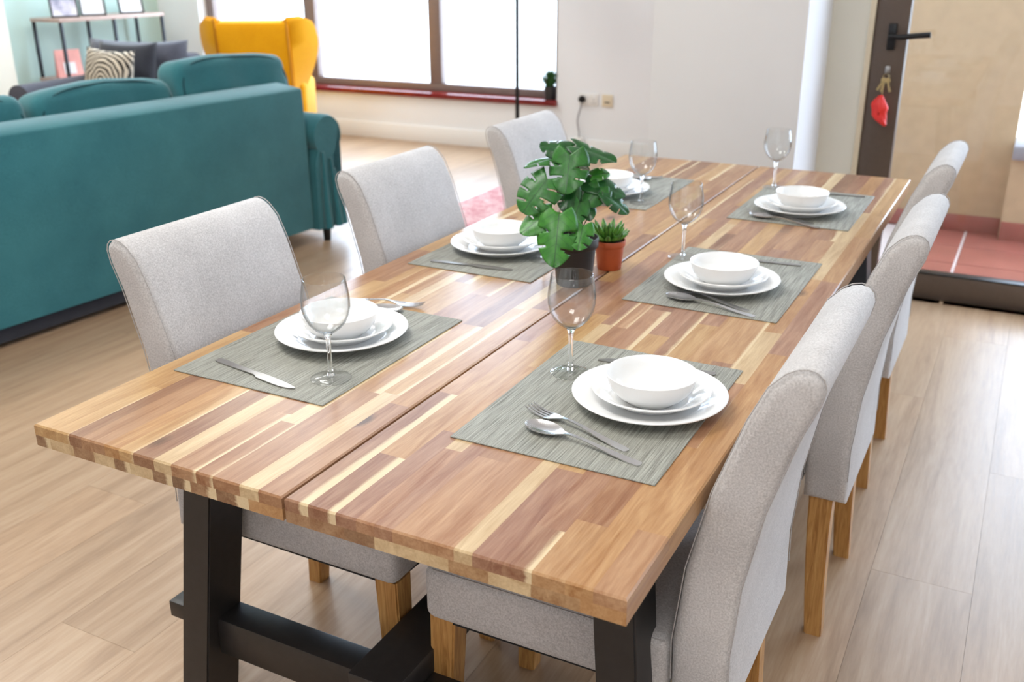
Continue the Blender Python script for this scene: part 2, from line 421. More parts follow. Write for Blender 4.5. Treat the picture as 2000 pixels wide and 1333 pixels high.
# window
win = empty('window_1', (-3.65, 6.13, 0.40)); tag(win, kind='structure')
def wpart(name, mat, x0, x1, y0, y1, z0, z1, par=win, bev=.004):
    L = par.location if par is win else win.location
    return boxes(name, mat, par, (x0 - L.x, x1 - L.x, y0 - L.y, y1 - L.y, z0 - L.z, z1 - L.z), bev=bev)
wpart('sill', M['sill'], -5.41, -1.885, 5.965, 6.26, 0.362, 0.402)
wpart('bottom_rail', M['bronze_win'], -5.41, -1.89, 6.10, 6.17, 0.402, 0.462)
wpart('top_rail', M['bronze_win'], -5.41, -1.89, 6.10, 6.17, 3.10, 3.16)
for x0, x1 in ((-5.41, -5.33), (-4.315, -4.20), (-3.075, -2.96), (-1.95, -1.89)):
    wpart('mullion', M['bronze_win'], x0, x1, 6.095, 6.175, 0.462, 3.10)
for x0, x1 in ((-5.33, -4.315), (-4.20, -3.075), (-2.96, -1.95)):
    wpart('pane', M['pane'], x0, x1, 6.132, 6.138, 0.462, 3.10, bev=0)

# balcony door
dr = empty('door_1', (0.66, 3.62, 0)); tag(dr, kind='structure')
def dpart(name, mat, x0, x1, y0, y1, z0, z1, par=None, bev=.004):
    return boxes(name, mat, par or dr, (x0 - .66, x1 - .66, y0 - 3.62, y1 - 3.62, z0, z1), bev=bev)
dpart('frame_strip', M['cream_plastic'], 0.655, 0.677, 3.585, 3.69, 0, 3.16, bev=.002)
dpart('stile', M['bronze'], 0.677, 0.812, 3.60, 3.66, 0.0, 3.16)
dpart('bottom_rail', M['bronze'], 0.812, 2.0, 3.60, 3.66, 0.0, 0.112)
dpart('top_rail', M['bronze'], 0.812, 2.0, 3.60, 3.66, 3.05, 3.16)
dpart('stile', M['bronze'], 2.0, 2.14, 3.60, 3.66, 0.0, 3.16)
dpart('pane', M['pane'], 0.812, 2.0, 3.627, 3.633, 0.112, 3.05, bev=0)
dpart('gasket', M['black_metal'], 0.812, 2.0, 3.60, 3.66, 0.1125, 0.118, bev=.001)
dpart('bottom_rail', M['bronze'], 2.14, 3.2, 3.60, 3.66, 0.0, 0.112)
dpart('pane', M['pane'], 2.14, 3.2, 3.627, 3.633, 0.112, 3.16, bev=0)
hd = dpart('handle', M['black_metal'], 0.735, 0.768, 3.586, 3.60, 1.05, 1.155)
bm = bmesh.new(); tube(bm, [(0.0915, -0.03, 1.105), (0.0915, -0.075, 1.105)], .010, 10)
tube(bm, [(0.085, -0.075, 1.107), (0.13, -0.078, 1.105), (0.19, -0.078, 1.112), (0.245, -0.076, 1.117)], [.011, .0115, .012, .0125], 10); mesh_obj('lever', bm, M['black_metal'], hd, True, 50)
dpart('lock_cylinder', M['steel_brushed'], 0.742, 0.762, 3.590, 3.60, 0.955, 0.985)

# balcony
bf = tag(boxes('balcony_floor', M['grout'], None, (0.5, 4.2, 3.66, 5.2, -0.08, -0.004)), kind='structure')
tile_me = None
TS = 0.345
for i in range(-2, 9):
    for j in range(4):
        x0 = 1.10 + i * TS; y0 = 4.93 - (j + 1) * TS
        if x0 < 0.45: continue
        if tile_me is None:
            bm = bmesh.new(); box(bm, -TS / 2 + .006, TS / 2 - .006, -TS / 2 + .006, TS / 2 - .006, -0.008, 0.0, bev=.002, seg=1)
            tile_me = bpy.data.meshes.new('tile'); bm.to_mesh(tile_me); bm.free(); tile_me.materials.append(M['terracotta'])
        o = bpy.data.objects.new('tile', tile_me); o.location = (x0 + TS / 2, y0 + TS / 2, 0); link(o, bf)
bw = struct('wall_balcony', M['stucco'], (0.3, 1.262, 4.93, 5.3, 0, 2.2))
bp = struct('wall_parapet', M['stucco'], (1.262, 4.4, 4.82, 5.1, 0, 0.43))
boxes('coping', M['concrete'], bp, (1.262, 4.4, 4.79, 5.12, 0.43, 0.50), bev=.006)
for i in range(3): boxes('skirting_tile', M['terracotta'], bw, (0.41 + i * .285, 0.69 + i * .285, 4.918, 4.93, 0.0, 0.09), bev=.002)
for i in range(9): boxes('skirting_tile', M['terracotta'], bp, (1.265 + i * TS, 1.605 + i * TS, 4.806, 4.82, 0.0, 0.10), bev=.002)
gr = tag(boxes('ground_outside', M['ground'], None, (-60, 60, 6.6, 120, -3.2, -3.0)), kind='structure')

# ================================================================== DINING TABLE
TOP, THK, LEN = 0.730, 0.037, 2.546
table = empty('dining_table', (0.5, LEN / 2, 0))
tag(table, 'long acacia dining table with a split plank top and black trestle legs', 'table')
PAL = [(204, 150, 92), (192, 138, 86), (176, 120, 80), (156, 102, 68), (210, 164, 106), (184, 132, 92), (214, 168, 108), (200, 148, 96)]
PAL_R = [(188, 134, 98), (176, 122, 92), (164, 110, 82), (146, 94, 68), (198, 146, 104), (182, 130, 104), (204, 154, 102), (168, 114, 90)]
CREAM = (236, 208, 162)
rnd = random.Random(22)
def stave(x0, x1, y0, y1, z0, z1, ch, col, alpha):
    """one stave; ch = chamfer on (x0,x1,y0,y1) top edges"""
    cx, cy = (x0 + x1) / 2, (y0 + y1) / 2; c = 0.0025
    bm = bmesh.new()
    X0, X1, Y0, Y1 = x0 - cx, x1 - cx, y0 - cy, y1 - cy
    zt = z1
    lo = [bm.verts.new((a, b, z0)) for a, b in ((X0, Y0), (X1, Y0), (X1, Y1), (X0, Y1))]
    md = [bm.verts.new((a, b, zt - c)) for a, b in ((X0, Y0), (X1, Y0), (X1, Y1), (X0, Y1))]
    a0, a1, b0, b1 = X0 + c * ch[0], X1 - c * ch[1], Y0 + c * ch[2], Y1 - c * ch[3]
    tp = [bm.verts.new((a, b, zt)) for a, b in ((a0, b0), (a1, b0), (a1, b1), (a0, b1))]
    bm.faces.new(lo[::-1]); bm.faces.new(tp)
    for i in range(4):
        j = (i + 1) % 4
        bm.faces.new((lo[i], lo[j], md[j], md[i])); bm.faces.new((md[i], md[j], tp[j], tp[i]))
    o = mesh_obj('stave', bm, M['acacia'], table)
    o.location = (cx - .5, cy - LEN / 2, 0)
    o.color = lin(*col)[:3] + (alpha,)
    if rnd.random() < .5: pass
def widths(total, lo, hi):
    w = []
    while sum(w) < total - lo: w.append(rnd.uniform(lo, hi))
    s = total / sum(w); return [a * s for a in w]
for h, (X0, X1) in enumerate(((0.0, 0.4975), (0.5025, 1.0))):
    x = X0; ws = widths(X1 - X0, .026, .050)
    for i, w in enumerate(ws):
        y = 0.0; first = True; last_c = None
        while y < LEN - 1e-6:
            l = rnd.uniform(.08, .5) if first else rnd.uniform(.25, .70)
            if LEN - (y + l) < .18: l = LEN - y
            r = rnd.random(); alpha = 1.0
            if r < .13 and w < .036: col = CREAM
            else:
                col = rnd.choice([p for p in (PAL_R + PAL[::2] if h else PAL) if p != last_c]); last_c = col
                if rnd.random() < .34: alpha = rnd.uniform(0.08, .45)
            if i == len(ws) - 1: alpha = 1.0
            stave(x, x + w, y, y + l, TOP - THK / 2, TOP, (i == 0, i == len(ws) - 1, first, y + l > LEN - 1e-6), col, alpha)
            y += l; first = False
        x += w
    x = X0
    wb = widths(X1 - X0, .032, .062)
    for i, w in enumerate(wb):
        col = CREAM if rnd.random() < .3 else rnd.choice([(150, 106, 72), (132, 92, 64), (172, 126, 88), (190, 146, 100)])
        ysp = rnd.uniform(.5, 1.6)
        if i == len(wb) - 1: col = PAL[0]
        stave(x, x + w, 0, ysp, TOP - THK, TOP - THK / 2, (0, 0, 0, 0), col, 1.0 if rnd.random() < .6 or i == len(wb) - 1 else 0.1)
        stave(x, x + w, ysp, LEN, TOP - THK, TOP - THK / 2, (0, 0, 0, 0), rnd.choice(PAL), 1.0)
        x += w
# trestles
def slanted_leg(xt, yt, xb, yb, hx, hy):
    bm = bmesh.new()
    lo = [bm.verts.new((xb + a * hx, yb + b * hy, 0)) for a, b in ((-1, -1), (1, -1), (1, 1), (-1, 1))]
    hi = [bm.verts.new((xt + a * hx, yt + b * hy, TOP - THK)) for a, b in ((-1, -1), (1, -1), (1, 1), (-1, 1))]
    bm.faces.new(lo[::-1]); bm.faces.new(hi)
    for i in range(4): bm.faces.new((lo[i], lo[(i + 1) % 4], hi[(i + 1) % 4], hi[i]))
    bmesh.ops.bevel(bm, geom=list(bm.edges), offset=.003, segments=2, affect='EDGES')
    return mesh_obj('leg', bm, M['black_wood'], table, True, 35)
for s in (-1, 1):
    Y = lambda v: s * (LEN / 2 - v)           # v = distance in from the table end
    for k in (-1, 1):
        slanted_leg(k * .386, Y(.275), k * .453, Y(.225), .033, .045)
    cb = boxes('crossbar', M['black_wood'], table, (-.40, .40, min(Y(.222), Y(.285)), max(Y(.222), Y(.285)), .165, .245), bev=.003)
    for k in (-1, 1): boxes('tenon', M['black_wood'], cb, (min(k * .44, k * .522), max(k * .44, k * .522), min(Y(.222), Y(.26)), max(Y(.222), Y(.26)), .21, .245), bev=.002)
    boxes('top_rail', M['black_wood'], table, (-.42, .42, min(Y(.235), Y(.315)), max(Y(.235), Y(.315)), .643, .6925), bev=.003)
boxes('stretcher', M['black_wood'], table, (-.048, .048, -LEN / 2 + .165, LEN / 2 - .165, .245, .295), bev=.003)

# ================================================================== DINING CHAIRS
def interp(tab, z):
    for (a, fa), (b, fb) in zip(tab, tab[1:]):
        if z <= b: return fa + (fb - fa) * (z - a) / (b - a)
    return tab[-1][1]
FRONT = [(.34, .004), (.47, 0.0), (.60, .013), (.73, .042), (.85, .082), (.93, .118), (1, .15)]
def make_chair():
    root = empty('dining_chair')
    # backrest outline in (u, z)
    zs = [.345, .40, .47, .535, .60, .665, .73, .79, .85, .900]
    fr = [(interp(FRONT, z), z) for z in zs]
    th = lambda z: .088 - .022 * max(0, (z - .5) / .45)
    re = [(interp(FRONT, z) + th(z), z - (.0 if z < .6 else .012)) for z in zs]
    c = ((interp(FRONT, .905) + interp(FRONT, .905) + th(.9)) / 2, .900)
    top = []
    R1 = th(.9) / 2
    for k in range(1, 8):
        a = PI - PI * k / 8
        top.append((c[0] + R1 * math.cos(a) + .012 * math.sin(a), c[1] - .004 + R1 * 1.1 * math.sin(a)))
    outline = fr + top + re[::-1]
    bm = bmesh.new(); extrude_y(bm, outline, -.203, .203, .018, 4)
    bmesh.ops.triangulate(bm, faces=[f for f in bm.faces if len(f.verts) > 6])
    br = mesh_obj('backrest', bm, M['grey_fab'], root, True, 60)
    for s in (-1, 1):
        pts = [Vector((u, s * .1965, z)) for u, z in outline]
        cen = Vector((.06, s * .2, .64))
        tube_obj('seam', M['seam'], br, [p + (Vector((c[0] - p.x, 0, 0)) * 0) for p in pts[1:-1]], .0010, 6)
    # seat
    bm = bmesh.new()
    nx, ny = 10, 10
    box(bm, -.435, -.002, -.202, .202, .362, .468, bev=.020, seg=4)
    st = mesh_obj('seat', bm, M['grey_fab'], root, True, 60)
    tube_obj('seam', M['seam'], st, [(-.01, -.196, .4625), (-.415, -.196, .4625), (-.4295, -.182, .4625), (-.4295, .182, .4625), (-.415, .196, .4625), (-.01, .196, .4625)], .0011, 6)
    bm = bmesh.new()
    n = 14; row = []
    for i in range(n + 1):
        y = -.19 + .38 * i / n; sag = .022 * math.exp(-((y - .03) / .05) ** 2) + .004
        row.append([bm.verts.new((-.425, y, .366)), bm.verts.new((-.423, y, .362 - sag)), bm.verts.new((-.06, y, .362 - sag * .6)), bm.verts.new((-.05, y, .366))])
    for a, b in zip(row, row[1:]):
        for k in range(4): bm.faces.new((a[k], a[(k + 1) % 4], b[(k + 1) % 4], b[k]))
    bm.faces.new(row[0]); bm.faces.new(row[-1][::-1])
    bmesh.ops.recalc_face_normals(bm, faces=bm.faces)
    mesh_obj('underside_liner', bm, M['liner'], root, True, 40)
    for ux, uxb, top_h in ((-.405, -.418, .364), (.040, .058, .352)):
        for s in (-1, 1):
            bm = bmesh.new(); rings = []
            for k in range(6):
                f = k / 5; z = top_h * (1 - f); cx = ux + (uxb - ux) * (f ** 1.6 if ux > 0 else f); cy = s * (.166 + .006 * f); h = .0245 - .006 * f
                rings.append([bm.verts.new((cx + a * h, cy + b * h, z)) for a, b in ((-1, -1), (1, -1), (1, 1), (-1, 1))])
            for a, b in zip(rings, rings[1:]):
                for j in range(4): bm.faces.new((a[j], b[j], b[(j + 1) % 4], a[(j + 1) % 4]))
            bm.faces.new(rings[0]); bm.faces.new(rings[-1][::-1])
            bmesh.ops.recalc_face_normals(bm, faces=bm.faces)
            es = [e for e in bm.edges if abs((e.verts[0].co - e.verts[1].co).z) > .02]
            bmesh.ops.bevel(bm, geom=es, offset=.003, segments=2, affect='EDGES')
            mesh_obj('leg', bm, M['oak'], root, True, 30)
    return root
chair = make_chair()
CH = [(.972, .475, 0, 'grey upholstered dining chair nearest the camera on the right of the table'),
      (1.015, 1.21, 0, 'grey upholstered dining chair in the middle of the right side of the table'),
      (1.0, 1.94, 0, 'grey upholstered dining chair farthest along the right side, before the glass door'),
      (.015, .520, PI, 'grey upholstered dining chair nearest the camera on the left, before the teal sofa'),
      (.015, 1.215, PI, 'grey upholstered dining chair in the middle of the left side of the table'),
      (.015, 1.97, PI, 'grey upholstered dining chair farthest along the left side, before the window wall')]
for i, (x, y, rz, lab) in enumerate(CH):
    o = chair if i == 0 else copy_tree(chair)
    o.location = (x, y, 0); o.rotation_euler = (0, 0, rz)
    tag(o, lab, 'chair', 'dining chairs around the table')

# ================================================================== PLACE SETTINGS
def make_mat():
    bm = bmesh.new(); box(bm, -.165, .165, -.228, .228, 0, .0022, bev=.0008, seg=1)
    return mesh_obj('placemat', bm, M['weave'], None)
def make_dinner():
    return lathe_obj('dinner_plate', M['porcelain'], None, [(0, .004), (.060, .004), (.072, .0), (.076, .0), (.078, .004), (.100, .011), (.118, .0165), (.1255, .0195), (.127, .0215), (.126, .0228), (.1235, .0225), (.110, .0185), (.094, .0135), (.086, .0085), (.080, .0072), (0, .0072)], 64)
def make_soup():
    return lathe_obj('soup_plate', M['porcelain'], None, [(0, .004), (.046, .004), (.055, .0), (.058, .0), (.060, .004), (.078, .012), (.092, .020), (.0975, .0245), (.0965, .0262), (.0935, .0255), (.082, .0195), (.072, .0125), (.064, .008), (.058, .0070), (0, .0068)], 64)
def make_bowl():
    return lathe_obj('bowl', M['porcelain'], None, [(0, .003), (.032, .003), (.039, 0), (.042, 0), (.044, .003), (.058, .012), (.066, .022), (.0705, .034), (.0735, .0440), (.0740, .0462), (.0728, .0470), (.0712, .0458), (.068, .034), (.063, .023), (.054, .014), (.042, .0078), (.030, .0062), (0, .006)], 64)
def make_glass():
    root = empty('wine_glass')
    bo = [(0, .083), (.006, .0835), (.014, .0865), (.024, .094), (.0325, .104), (.0385, .117), (.0415, .131), (.0415, .145), (.0398, .160), (.0372, .175), (.0367, .1795), (.0366, .1812), (.0358, .1822), (.0348, .1818), (.0346, .1804), (.0352, .179), (.0360, .175), (.0386, .160), (.0403, .145), (.0403, .131), (.0373, .1175), (.0315, .105), (.023, .0955), (.0135, .0885), (.006, .0862), (0, .0857)]
    lathe_obj('bowl', M['wine'], root, bo, 48)
    lathe_obj('stem', M['glass'], root, [(0, .0832), (.0085, .0828), (.0062, .079), (.0046, .073), (.0040, .060), (.0038, .040), (.0040, .022), (.0048, .012), (.0075, .0062), (0, .0060)], 24)
    lathe_obj('foot', M['wine_foot'], root, [(0, .0012), (.020, .0010), (.033, .0), (.0355, .0004), (.036, .0010), (.0352, .0017), (.026, .0026), (.015, .0042), (.0085, .0062), (0, .0062)], 48)
    return root
def strip(bm, pts, t=.0016):
    """pts: (y along, half width, x centre, z bottom, dish)"""
    rows = []
    for y, h, cx, z, d in pts:
        r = []
        for a in (-1, -.6, 0, .6, 1):
            r.append((cx + a * h, y, z - d * (1 - a * a)))
        rows.append((r, [(p[0], p[1], p[2] + t) for p in r]))
    vt = [[bm.verts.new(p) for p in b] for a, b in rows]; vb = [[bm.verts.new(p) for p in a] for a, b in rows]
    n = len(rows)
    for i in range(n - 1):
        for k in range(4):
            bm.faces.new((vt[i][k], vt[i][k + 1], vt[i + 1][k + 1], vt[i + 1][k])); bm.faces.new((vb[i][k + 1], vb[i][k], vb[i + 1][k], vb[i + 1][k + 1]))
        bm.faces.new((vb[i][0], vt[i][0], vt[i + 1][0], vb[i + 1][0])); bm.faces.new((vt[i][4], vb[i][4], vb[i + 1][4], vt[i + 1][4]))
    for i, fl_ in ((0, False), (n - 1, True)):
        for k in range(4):
            f = (vt[i][k + 1], vt[i][k], vb[i][k], vb[i][k + 1]); bm.faces.new(f[::-1] if fl_ else f)
    bmesh.ops.recalc_face_normals(bm, faces=bm.faces)
HAND = [(-.108, .0035, 0, .0, 0), (-.106, .0066, 0, .0, 0), (-.09, .0070, 0, .0006, 0), (-.06, .0056, 0, .003, 0), (-.03, .0040, 0, .0066, 0), (-.005, .0030, 0, .009, 0), (.010, .0029, 0, .0096, 0)]
def cutlery_obj(kind):
    bm = bmesh.new()
    if kind == 'spoon':
        strip(bm, HAND + [(.022, .0032, 0, .0092, .0002), (.032, .0060, 0, .0078, .001), (.040, .0130, 0, .0072, .003), (.052, .0185, 0, .0072, .0052), (.066, .0205, 0, .0072, .0062), (.080, .0192, 0, .0072, .0056), (.092, .0140, 0, .0072, .0036), (.0985, .0070, 0, .0072, .0012), (.100, .003, 0, .0072, .0002)])
    elif kind == 'fork':
        strip(bm, HAND + [(.022, .0032, 0, .0086, 0), (.034, .0065, 0, .0058, .0003), (.044, .0112, 0, .0036, .0006), (.054, .0122, 0, .0024, .0006)])
        for k in range(4):
            cx = -.0096 + k * .0064
            strip(bm, [(.053, .0023, cx, .0024, 0), (.070, .0019, cx, .0022, 0), (.085, .0016, cx, .0044, 0), (.097, .0010, cx, .0078, 0)], .0015)
    else:
        strip(bm, [(-.108, .0035, 0, .001, 0), (-.106, .0070, 0, .0008, 0), (-.09, .0078, 0, .0006, 0), (-.05, .0064, 0, .001, 0), (-.008, .0052, 0, .0018, 0), (.004, .0056, .0002, .002, 0), (.016, .0092, .0018, .0018, 0), (.05, .0096, .0016, .0014, 0), (.078, .0085, .0012, .001, 0), (.094, .0055, .0, .0006, 0), (.103, .0016, -.002, .0004, 0)], .0018)
    return mesh_obj(kind if kind != 'knife' else 'table_knife', bm, M['steel'] if kind != 'knife' else M['steel_brushed'], None, True, 45)
protos = {}
def inst(kind, maker):
    if kind not in protos: protos[kind] = maker(); return protos[kind]
    return copy_tree(protos[kind])
MT = TOP + .0024
def lay(kind, a, b, lab, z=MT):
    """cutlery with its head at a and handle end at b"""
    o = inst(kind, lambda: cutlery_obj(kind))
    d = Vector((a[0] - b[0], a[1] - b[1])); m = ((a[0] + b[0]) / 2, (a[1] + b[1]) / 2)
    o.location = (m[0], m[1], z); o.rotation_euler = (0, 0, math.atan2(d.y, d.x) - PI / 2)
    return tag(o, lab, kind, 'cutlery laid on the placemats')
SET = [  # name, mat centre, plate centre, glass, fork (head, end), spoon, knife (tip, end)
 ('near left', (.202, .488), (.211, .525), (.311, .357), ((.262, .748), (.062, .700)), ((.236, .700), (.036, .655)), ((.283, .289), (.084, .328))),
 ('near right', (.775, .487), (.839, .511), (.672, .568), ((.661, .406), (.874, .334)), ((.697, .345), (.896, .305)), ((.693, .643), (.898, .673))),
 ('middle right', (.769, 1.213), (.768, 1.167), (.621, 1.344), ((.660, 1.088), (.866, 1.026)), ((.680, 1.044), (.884, .998)), ((.684, 1.372), (.888, 1.398))),
 ('middle left', (.214, 1.228), (.193, 1.209), (.328, 1.172), ((.262, 1.40), (.06, 1.405)), ((.262, 1.435), (.06, 1.43)), ((.303, 1.059), (.096, 1.039))),
 ('far right', (.770, 2.005), (.771, 1.938), (.631, 2.218), ((.630, 1.868), (.840, 1.806)), ((.650, 1.826), (.860, 1.772)), ((.700, 2.185), (.905, 2.204))),
 ('far left', (.208, 1.985), (.192, 1.915), (.330, 1.834), ((.280, 2.185), (.075, 2.150)), ((.250, 2.145), (.045, 2.120)), ((.30, 1.772), (.10, 1.765))),
]
NEARBY = {'near left': 'near left', 'near right': 'near right', 'middle right': 'middle right', 'middle left': 'middle left beside the plant', 'far right': 'far right', 'far left': 'far left behind the plant'}
for nm, mc, pc, gc, fk, sp, kn in SET:
    w = NEARBY[nm]
    o = inst('placemat', make_mat); o.location = (mc[0], mc[1], TOP + .0002); tag(o, 'grey woven placemat at the %s place setting' % w, 'placemat', 'placemats on the table')
    o = inst('dinner', make_dinner); o.location = (pc[0], pc[1], MT + .0002); tag(o, 'large white dinner plate under the %s stack' % w, 'plate', 'dinner plates')
    o = inst('soup', make_soup); o.location = (pc[0] + .004, pc[1] - .004, MT + .0078); tag(o, 'smaller white soup plate in the middle of the %s stack' % w, 'plate', 'soup plates')
    o = inst('bowl', make_bowl); o.location = (pc[0] + .007, pc[1] - .014, MT + .0152); tag(o, 'small white bowl on top of the %s plate stack' % w, 'bowl', 'white bowls')
    o = inst('glass', make_glass); o.location = (gc[0], gc[1], MT); o.rotation_euler = (0, 0, random.random()); tag(o, 'empty stemmed wine glass at the %s place setting' % w, 'wine glass', 'wine glasses')
    lay('fork', *fk, 'steel fork beside the spoon at the %s place setting' % w)
    lay('spoon', *sp, 'steel spoon beside the fork at the %s place setting' % w)
    lay('knife', *kn, 'steel table knife alone by the plate at the %s place setting' % w)

# ================================================================== PLANTS ON THE TABLE
def leaf_mesh(length, width, slits, droop, fold, seed=0, name='leaf'):
    """heart-shaped split leaf: midrib along +y, blade in xy, petiole at the origin"""
    rr = random.Random(seed); N, K = 30, 7
    bm = bmesh.new()
    def P(t, s, side):
        my = length * (t ** 0.9)
        w = width / 2 * (math.sin(PI * min(1, (t * .86 + .14)) ** .72) ** .75) * (1 if t < .999 else 0.02)
        a = math.radians(-58 + 100 * t)
        x = side * s * w * math.cos(a * .75); y = my + s * w * math.sin(a) * .75
        z = fold * abs(x) - droop * (max(0, y) / length) ** 2 * length - .9 * x * x / width + .003 * math.sin(8 * t + seed) * s
        return (x, y, z)
    mid = [bm.verts.new(P(i / N, 0, 1)) for i in range(N + 1)]
    for side in (-1, 1):
        g = [[mid[i]] + [bm.verts.new(P(i / N, k / K, side)) for k in range(1, K + 1)] for i in range(N + 1)]
        cut = {}
        for sl in slits:
            i0 = int((sl + rr.uniform(-.03, .03)) * N); depth = rr.choice([2, 3, 3, 4]); cut[i0] = depth
            if rr.random() < .6: cut[i0 + 1] = depth + 2
        for i in range(N):
            for k in range(K):
                if i in cut and k >= cut[i]: continue
                f = (g[i][k], g[i][k + 1], g[i + 1][k + 1], g[i + 1][k])
                bm.faces.new(f if side == 1 else f[::-1])
    bmesh.ops.delete(bm, geom=[v for v in bm.verts if not v.link_faces], context='VERTS')
    me = bpy.data.meshes.new(name); bm.normal_update(); bm.to_mesh(me); bm.free()
    for p in me.polygons: p.use_smooth = True
    return me
def place_leaf(me, mat, parent, base, tip, normal, root_loc):
    base, tip = Vector(base), Vector(tip); y = (tip - base).normalized(); n = Vector(normal)
    x = y.cross(n).normalized(); z = x.cross(y)
    o = bpy.data.objects.new('leaf', me); me.materials.clear(); me.materials.append(mat)
    link(o, parent)
    b = base - Vector(root_loc)
    o.matrix_local = Matrix(((x.x, y.x, z.x, b.x), (x.y, y.y, z.y, b.y), (x.z, y.z, z.z, b.z), (0, 0, 0, 1)))
    md = o.modifiers.new('thickness', 'SOLIDIFY'); md.thickness = .0008
    return o
PC = (.465, 1.045, TOP)
pot = empty('potted_monstera', PC); tag(pot, 'artificial monstera plant in a black plastic pot in the table centre', 'potted plant')
lathe_obj('pot', M['black_pot'], pot, [(0, 0), (.038, 0), (.040, .003), (.0475, .085), (.0505, .085), (.053, .088), (.0535, .106), (.0525, .108), (.0505, .108), (.0500, .104), (.046, .095), (0, .095)], 48)
lathe_obj('soil', M['soil'], pot, [(0, .100), (.03, .099), (.049, .0965), (.0490, .0945), (0, .0945)], 24)
CAMV = Vector((.35, -.80, .40))
LV = [  # base, tip, normal, width factor, material, slits, droop, fold
 ((0.4291, 1.0755, 1.0232), (0.3761, 1.0523, 1.0334), (.15, -.45, 1), 1.25, 'leaf_dark', (.4, .65), .1, .25),
 ((0.4461, 1.0865, 1.0281), (0.5328, 1.1094, 1.0047), (.1, -.25, 1), .85, 'leaf_dark', (.35, .6), .1, .3),
 ((0.4494, 1.0472, 1.0175), (0.4612, 0.9986, 0.948), (.25, -.8, .62), 1.08, 'leaf', (.32, .58), .12, .18),
 ((0.4256, 1.0676, 1.0095), (0.3597, 1.0045, 0.9992), (.1, -.12, 1), .55, 'leaf', (.4, .66), .1, .15),
 ((0.4146, 1.0075, 0.9684), (0.3872, 0.9445, 0.9129), (.2, -.8, .62), 1.12, 'leaf', (.25, .48, .7), .15, .15),
 ((0.4342, 0.9894, 0.9042), (0.3912, 0.9278, 0.8702), (.1, -.7, .75), .85, 'leaf_light', (.45,), .12, .2),
 ((0.4578, 0.9764, 0.9016), (0.4761, 0.9154, 0.81), (.4, -.8, .5), .82, 'leaf_light', (.34, .62), .15, .15),
 ((0.5032, 1.0013, 0.8769), (0.5096, 0.9629, 0.837), (.45, -.8, .6), 1.05, 'leaf_light', (.4, .68), .15, .15),
 ((0.4533, 1.0417, 0.9453), (0.4598, 1.0033, 0.9053), (.2, -.6, .8), 1.0, 'leaf_dark', (.5,), .2, .2),
 ((0.4812, 1.0326, 0.9189), (0.4815, 0.9917, 0.8807), (.4, -.8, .6), 1.0, 'leaf', (.5,), .15, .2),
 ((0.4836, 1.0914, 0.9671), (0.5132, 1.1213, 0.9725), (.3, -.6, .8), .9, 'leaf_light', (.5,), .1, .3),
 ((0.4738, 1.0808, 0.9546), (0.5583, 1.1058, 0.9389), (.2, -.5, 1), .75, 'leaf_dark', (.4, .65), .2, .3),
 ((0.5186, 1.083, 0.9341), (0.573, 1.0946, 0.8958), (.5, -.4, .9), .85, 'leaf_dark', (.4, .65), .15, .3),
 ((0.5059, 1.0814, 0.9454), (0.4948, 1.038, 0.9151), (.4, -.6, .7), 1.05, 'leaf', (.45,), .2, .2),
 ((0.4700, 1.0600, 0.9300), (0.5100, 1.0300, 0.8900), (.4, -.5, .9), .9, 'leaf_dark', (.5,), .2, .2),
 ((0.4450, 1.0900, 0.9900), (0.4100, 1.1500, 0.9700), (-.2, .5, .9), .95, 'leaf', (.4, .65), .2, .2),
 ((0.4600, 1.1000, 0.9400), (0.4700, 1.1600, 0.9000), (.1, .7, .8), .95, 'leaf', (.4, .65), .2, .2),
]
rnd = random.Random(5)
for i, (b, tp, nr, wf, mt, sl, dr_, fo) in enumerate(LV):
    L = (Vector(tp) - Vector(b)).length
    me = leaf_mesh(L * 1.02, L * wf * 1.02, sl, dr_, fo, i)
    place_leaf(me, M[mt], pot, b, tp, nr, PC)
    b = Vector(b); s0 = Vector((PC[0] + rnd.uniform(-.015, .015), PC[1] + rnd.uniform(-.012, .015), TOP + .097)); m1 = s0.lerp(b, .55) + Vector((0, .012, .02))
    pts = []
    for k in range(9):
        f = k / 8; pts.append((s0 * (1 - f) ** 2 + m1 * 2 * f * (1 - f) + b * f * f) - Vector(PC))
    tube_obj('stem', M['stem'], pot, pts, .0014, 6)

SC = (.492, 1.187, TOP)
suc = empty('potted_succulent', SC); tag(suc, 'small green succulent in a terracotta coloured pot behind the monstera', 'potted plant')
lathe_obj('pot', M['terracotta_pot'], suc, [(0, 0), (.027, 0), (.0285, .002), (.0335, .055), (.0355, .055), (.0365, .057), (.0372, .069), (.0364, .070), (.0348, .070), (.0335, .063), (0, .063)], 40)
lathe_obj('soil', M['soil'], suc, [(0, .066), (.033, .065), (.0330, .0635), (0, .0635)], 24)
def fat_leaf(L, w):
    bm = bmesh.new(); rings = []
    for f, h in ((0, .35), (.2, .6), (.5, 1), (.75, .85), (.92, .4), (1, .05)):
        rings.append([bm.verts.new((w / 2 * h * math.cos(2 * PI * k / 8), f * L, .35 * w * h * math.sin(2 * PI * k / 8) + .25 * L * f * f)) for k in range(8)])
    for a, b in zip(rings, rings[1:]):
        for k in range(8): bm.faces.new((a[k], a[(k + 1) % 8], b[(k + 1) % 8], b[k]))
    bm.faces.new(rings[0][::-1]); bm.faces.new(rings[-1]); bmesh.ops.recalc_face_normals(bm, faces=bm.faces)
    me = bpy.data.meshes.new('leaf'); bm.to_mesh(me); bm.free(); me.materials.append(M['succulent'])
    for p in me.polygons: p.use_smooth = True
    return me
fl1, fl2 = fat_leaf(.052, .015), fat_leaf(.034, .013)
